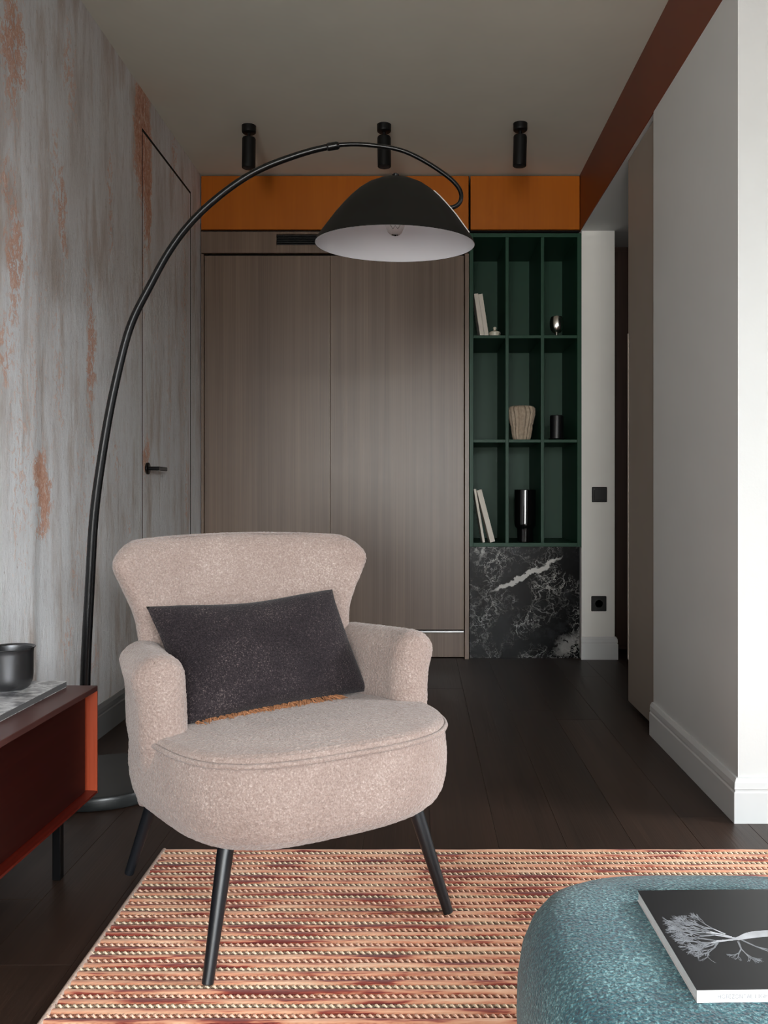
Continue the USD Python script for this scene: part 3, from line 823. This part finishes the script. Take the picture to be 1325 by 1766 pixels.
for i in range(420):
    a = rg.uniform(.04, .80)
    A = 2 * a - 1
    b2 = .5 + (-1 * (1 - .012 * 2.6 * (1 - A * A))) / 2
    p = (cl * (1 - a) + cr * a) * (1 - b2) + (ct * (1 - a) + cu * a) * b2 + CN * rg.uniform(-.004, .006)
    dirn = np.array([rg.uniform(-.5, .5), -rg.uniform(.7, 1.3), -rg.uniform(-.1, .3)])
    L = rg.uniform(.016, .036)
    tufts.append(tube([p, p + dirn * L * .5, p + dirn * L + np.array([0, 0, -.004])], [.0016, .0014, .0006], 4))
part(cush, "fringe", cat_(tufts), "fringe_tan", label="tan fringe along the lower edge", kind="stuff")

# ------------------------------------------------------------------ rug
RX0, RX1, RY1 = -.657, 1.30, 2.240
PITCH, NR = .0300, 50
rug = thing("rug", "flat-woven rug with peach and deep red stripes between twisted cream cords", "rug", (0, 0, 0))
part(rug, "backing", box(RX0 + .004, RX1, RY1 - PITCH * NR, RY1 - .002, .0, .004), "rug_backing")
part(rug, "binding", tube([(RX0 + .003, RY1 - PITCH * NR, .006), (RX0 + .003, RY1 - .7, .006), (RX0 + .003, RY1 - .002, .006)], .0062, 10), "binding_cream", True, "pale whipped edge of the rug")
L = RX1 - RX0 - .01


def strand(phase, rad, sides=5, per=6, pitch=.0135):
    n = int(L / pitch * per)
    s = np.linspace(0, L, n)
    a = 2 * PI * s / pitch + phase
    c = np.stack([s, .0020 * np.cos(a), .0020 * np.sin(a)], 1)
    th = np.linspace(0, 2 * PI, sides, endpoint=False) + .3
    ringv = np.stack([np.zeros(sides), rad * np.cos(th), rad * np.sin(th)], 1)
    return loft(c[:, None, :] + ringv[None], True, True)


SA_, SB_ = strand(0.0, .0032), strand(PI, .0022)
flat_t = np.linspace(0, PI, 9)


def flat_row(seed):
    r = random.Random(seed)
    n = 60
    xs = np.linspace(0, L, n)
    out = []
    for i, xq in enumerate(xs):
        w = .0106 + .0006 * math.sin(xq * 31 + seed) + r.uniform(-.0003, .0003)
        h = .0072 + .0005 * math.sin(xq * 23 + seed * 2)
        c = [(xq, w * math.cos(a), h * math.sin(a) ** .7) for a in flat_t]
        out.append(c)
    return loft(out, True, True)


firsts = {}
for k in range(NR):
    yk = RY1 - .010 - k * PITCH
    part(rug, "flat_yarn", moved(flat_row(k % 5), (RX0 + .006, yk, .0035)), "peach_yarn", 50)
    cd = UsdGeom.Xform.Define(stage, numbered(f"{rug.GetPath()}/twisted_cord"))
    cd.AddTranslateOp().Set(Gf.Vec3d(RX0 + .004 - (.0027 * (k * 7 % 5)) * .5, yk - PITCH * .5, .0074))
    tone = 1 if k % 2 else 0
    if tone not in firsts:
        usdkit.mesh(stage, f"{cd.GetPath()}/light_strand", SA_, M[("strand_cream", "strand_pink")[tone]], smooth=60)
        usdkit.mesh(stage, f"{cd.GetPath()}/dark_strand", SB_, M[("strand_olive", "strand_brown")[tone]], smooth=60)
        firsts[tone] = cd
    else:
        cd.GetPrim().GetReferences().AddInternalReference(firsts[tone].GetPath())
        cd.GetPrim().SetInstanceable(True)

# ------------------------------------------------------------------ pouf and its book
PX, PY, PA, PH = .392, 1.035, .266, .385
pf = thing("pouf", "soft rounded teal chenille pouf on the rug, holding a black book", "pouf", (PX, PY, .011))
NP = 140
tp = np.linspace(0, 2 * PI, NP, endpoint=False)


def pring(inset, z, ex=2 / 3.6):
    return np.stack([(PA - inset) * spw(np.cos(tp), ex), (PA - inset) * spw(np.sin(tp), ex), np.full(NP, z)], 1)


zt = PH - .011
prof = [(.20, 0), (.06, 0), (.045, .004), (.038, .012), (.030, .035), (.020, .075), (.010, .13), (.003, .18), (0, .23), (.001, .27), (.006, .305), (.016, .332), (.030, .352), (.050, .365), (.08, .3715), (.12, .3735), (.17, .374), (.22, .374)]
part(pf, "cover", loft([pring(i, z) for i, z in prof]), "teal_chenille", True)
x, y = pring(.036, .012)[:, 0], pring(.036, .012)[:, 1]
part(pf, "base_piping", tube(np.stack([np.r_[x, x[:2]], np.r_[y, y[:2]], np.full(NP + 2, .012)], 1), .006, 8), "teal_chenille", True)

BT = .0135
HB = EYE - PH - BT
bx0 = (1103.3 - 722) / ((1535.6 - 850) / HB)
by1 = 1500 / ((1535.6 - 850) / HB)
by0 = 1500 / ((1707.9 - 850) / HB)
bw, bd = .176, by1 - by0
bk = thing("tree_book", "thin black book with a white tree on its cover, lying on the teal pouf", "book", (bx0 + .002, by0, PH), 1.2)
part(bk, "pages", box(.0012, bw - .003, .0012, bd - .001, .0008, BT - .0008), "paper")
part(bk, "spine", box(0, bw, 0, .0012, 0, BT - .0003, .0002), "paper", label="white spine with pale lettering")
part(bk, "back_cover", box(0, bw, 0.0006, bd, 0, .0008), "paper")
part(bk, "front_cover", box(0.0003, bw, 0.0006, bd, BT - .0008, BT), "cover_black", label="black front cover")
tx = meshkit.text_mesh("HORIZONTAL LIGHT", .0042, .0002)
part(bk, "spine_lettering", moved(tx, (.022, -.0001, .0045), rx=90), "print_pale", label="pale grey lettering on the spine")
tg_ = random.Random(21)
white, grey = [], []


def ribbon(p, q, w0, w1, out):
    p, q = np.array(p), np.array(q)
    d = q - p
    n = np.array([-d[1], d[0]]) / (np.linalg.norm(d) + 1e-9)
    v = [p + n * w0, q + n * w1, q - n * w1, p - n * w0]
    q = q + d * .04                                        # neighbours overlap a little, each a hair higher than the last
    v = [p + n * w0, q + n * w1, q - n * w1, p - n * w0]
    z0 = BT + .00003
    z1 = z0 + .00004 + 1.2e-7 * (len(white) + len(grey))
    vv = np.array([[*c, z0] for c in v] + [[*c, z1] for c in v])
    q4 = [(0, 1, 2, 3)[::-1], (4, 5, 6, 7), (0, 4, 7, 3), (1, 2, 6, 5), (0, 1, 5, 4), (3, 7, 6, 2)]
    out.append(trimesh.Trimesh(vv, [t for a, b, c, d in q4 for t in ((a, b, c), (a, c, d))], process=False))


def uv(u, v):
    return np.array([u * bw, (1 - v) * bd])


def grow(p, ang, ln, w, depth):
    q = p + ln * np.array([math.cos(ang), math.sin(ang)])
    ribbon(p, q, w, w * .72, white if depth < 2 else grey)
    if depth >= 6 or q[0] < .012:
        return
    for _ in range(3 if depth in (1, 3, 4) else 2):
        grow(q, ang + tg_.uniform(-.75, .75), ln * tg_.uniform(.60, .86), max(w * .66, .00022), depth + 1)


trunk = [uv(1.0, .49), uv(.85, .492), uv(.68, .50), uv(.58, .515), uv(.52, .535), uv(.47, .55)]
tw = [.0078, .0076, .0072, .0064, .0044, .0030]
tk = spline([(*p, w) for p, w in zip(trunk, tw)], 26)
for i in range(len(tk) - 1):
    ribbon(tk[i][:2], tk[i + 1][:2], tk[i][2], tk[i + 1][2], white)
for u_, v_, ang, ln, w in ((.48, .545, PI - .35, .025, .0017), (.47, .55, PI + .22, .024, .0019), (.45, .53, PI - .55, .025, .0016), (.40, .50, PI - .2, .019, .0013), (.44, .56, PI + .05, .020, .0014), (.38, .56, PI + .35, .018, .0012), (.42, .50, PI - .9, .016, .0012)):
    grow(uv(u_, v_), ang, ln, w, 1)
for u_, v_, ang, ln, w in ((.50, .56, -.95, .019, .0014), (.47, .575, -1.75, .017, .0013)):
    grow(uv(u_, v_), ang, ln, w, 2)
part(bk, "tree_print", cat_(white), "print_white", label="white trunk and boughs printed on the cover")
part(bk, "twig_print", cat_(grey), "print_grey", label="grey twigs printed on the cover", kind="stuff")

# ------------------------------------------------------------------ sideboard
SX, SY1, SZb, SZt = -.830, 2.250, .151, .428
SD, SLn = .345, 1.62
sb = thing("sideboard", "low red-brown wooden sideboard on black metal legs by the distressed wall", "sideboard", (SX, SY1, 0), -1.0)
part(sb, "top_panel", box(-SD, 0, -SLn, 0, SZt - .014, SZt, .0012), "cherry_top")
# frame lips splayed inwards
def lip(poly_a, poly_b):
    return trimesh.convex.convex_hull(np.array(poly_a + poly_b))
part(sb, "end_panel", lip([(0, -.004, SZb), (0, -.004, SZt - .0145), (0, -.0005, SZb), (0, -.0005, SZt - .0145)], [(-SD, -.020, SZb), (-SD, -.020, SZt - .0145), (-SD, -.0005, SZb), (-SD, -.0005, SZt - .0145)]), "cherry_z", label="end panel in a lighter orange-red with the window light painted in")
part(sb, "end_panel", box(-SD, 0, -SLn, -SLn + .016, SZb, SZt - .0145, .001), "cherry_z")
part(sb, "bottom_panel", lip([(0, -.0206 + .016, SZb + .006), (0, -.0206 + .016, SZb), (0, -SLn + .0165, SZb), (0, -SLn + .0165, SZb + .006)],
                             [(-SD, -.0206, SZb + .024), (-SD, -.0206, SZb), (-SD, -SLn + .0165, SZb), (-SD, -SLn + .0165, SZb + .024)]), "cherry_y")
for a, b in ((-.022, -.82), (-.823, -SLn + .018)):
    part(sb, "door", box(-.042, -.024, b, a, SZb + .009, SZt - .016, .001), "cherry_front")
part(sb, "back_panel", box(-SD, -SD + .008, -SLn + .017, -.022, SZb + .03, SZt - .016), "cherry_front")
for lx, ly in ((-.032, -.165), (-SD + .05, -.165), (-.032, -SLn + .165), (-SD + .05, -SLn + .165)):
    part(sb, "leg", cat_([box(lx - .010, lx + .010, ly - .010, ly + .010, 0, SZb - .0005, .0015), box(lx - .025, lx + .025, ly - .025, ly + .025, SZb - .003, SZb - .0002)]), "black_metal")

mg = thing("marbled_book", "large silver book with a marbled cover, lying under the metal cup on the sideboard", "book", (-.902, 2.228, SZt), -1.2)
part(mg, "pages", box(-.238, -.004, -.337, -.004, .002, .014), "paper")
part(mg, "front_cover", box(-.24, 0, -.340, 0, .014, .016, .0006), "marbled_print")
part(mg, "back_cover", box(-.24, 0, -.340, 0, 0, .002, .0006), "marbled_print")
part(mg, "spine", box(-.003, 0, -.340, 0, .002, .014), "grey_trim", label="grey spine")
cp = thing("metal_cup", "dark gunmetal cup with a thin lip standing on the marbled book", "cup", (-1.006, 2.142, SZt + .016))
ext = [(.030, 0), (.040, .002), (.047, .008), (.0515, .020), (.0530, .035), (.0535, .088), (.0545, .097), (.0585, .1015)]
part(cp, "body", lathe(ext + [(.0575, .1025), (.052, .098), (.0505, .088), (.050, .035), (.045, .012), (.002, .010)], 64), "gunmetal", 40)

# ------------------------------------------------------------------ things on the shelves
def leaning_books(zb, specs, group):
    for px, th, hgt, dep, deg, lab in specs:
        t = thing("paperback", lab, "book", ((px - 722) / 309.0, YB + .02, zb), group=group)
        R = dict(ry=-deg)
        part(t, "cover", moved(cat_([box(0, .0016, 0, dep, 0, hgt, .0003), box(th - .0016, th, 0, dep, 0, hgt, .0003), box(.0012, th - .0012, 0, .0016, 0, hgt)]), **R), "book_white")
        part(t, "pages", moved(box(.0017, th - .0017, .0017, dep - .003, .002, hgt - .002), **R), "paper")


z0 = ZSH[0] + .0087
leaning_books(z0, [(828.5, .0235, .236, .15, 8.4, "white paperback leaning on the top shelf, against the unit's side"),
                   (836.2, .0235, .234, .15, 8.6, "white paperback leaning on the top shelf, next to the small lidded dish")], "books on the top shelf")
z2 = SZ0 + .0222
leaning_books(z2, [(833.0, .013, .302, .16, 9.6, "thin white paperback leaning on the bottom shelf, against the unit's side"),
                   (846.0, .028, .300, .16, 14.6, "thicker white paperback leaning on the bottom shelf, propped on the thin one")], "books on the bottom shelf")
t = thing("lidded_dish", "small cream ceramic dish with a knobbed lid beside the books on the top shelf", "dish", ((855.5 - 722) / 310, YB + .07, z0))
part(t, "bowl", lathe([(.027, 0), (.030, .003), (.0315, .012), (.0335, .024), (.0325, .026)], 40), "cream_ceramic", 40)
part(t, "lid", lathe([(.0325, .026), (.028, .030), (.018, .034), (.009, .037), (.0065, .042), (.009, .047), (.010, .052), (.008, .057), (.001, .059)], 40), "cream_ceramic", True)
G15 = lambda pr: [(r * 1.12, z * 1.0) for r, z in pr]
t = thing("metal_goblet", "polished silver goblet on a short foot on the top shelf", "goblet", ((963.5 - 722) / 310, YB + .06, z0))
part(t, "foot", lathe(G15([(.020, 0), (.021, .003), (.012, .007), (.008, .014), (.010, .021)]), 36), "chrome", 40)
rb = lambda a, z: 1 + .035 * np.sin(7 * a + 60 * z) * min(1, max(0, (z - .02) / .03))
part(t, "cup", lathe(G15([(.008, .020), (.020, .026), (.030, .040), (.0345, .060), (.034, .085), (.030, .106), (.026, .114), (.023, .113), (.027, .100), (.030, .080), (.028, .050), (.002, .035)]), 72, rb), "chrome", 40)
z1 = ZSH[1] + .0087
t = thing("ribbed_vase", "beige stoneware vase with wavy vertical ribs on the middle shelf", "vase", ((901 - 722) / 306, YB + .09, z1))
NRB = 17
rib = lambda a, z: 1 + .085 * np.cos(NRB * a + 1.3 * np.sin(z * 38)) ** 3 * min(1, z / .02)
part(t, "body", lathe([(.044, 0), (.047, .002), (.050, .02), (.056, .06), (.064, .105), (.0725, .145), (.0745, .165), (.072, .180), (.063, .190), (.050, .194), (.040, .1945), (.037, .192), (.036, .17), (.002, .165)], 176, rib), "beige_stoneware", 60)
t = thing("black_candle", "black pillar candle on a small dish on the middle shelf", "candle", ((962.5 - 722) / 308, YB + .07, z1))
part(t, "dish", lathe([(.040, 0), (.046, .003), (.048, .008), (.045, .0085), (.040, .006), (.002, .006)], 40), "black_glaze", 40)
part(t, "pillar", lathe([(.037, .0065), (.038, .009), (.038, .134), (.036, .139), (.030, .140), (.022, .136), (.002, .134)], 48), "black_wax", 40)
part(t, "wick", tube([(0, 0, .134), (.0005, 0, .142), (.002, 0, .149)], .0012, 6), "gap_black")
t = thing("black_vase", "tall glossy black vase with a stepped foot on the bottom shelf", "vase", ((907 - 722) / 306, YB + .09, z2))
part(t, "body", lathe([(.043, 0), (.0455, .003), (.0455, .070), (.047, .078), (.055, .084), (.0595, .092), (.0605, .104), (.0605, .292), (.0595, .296), (.056, .296), (.0555, .290), (.055, .11), (.002, .10)], 64), "black_glaze", 35)
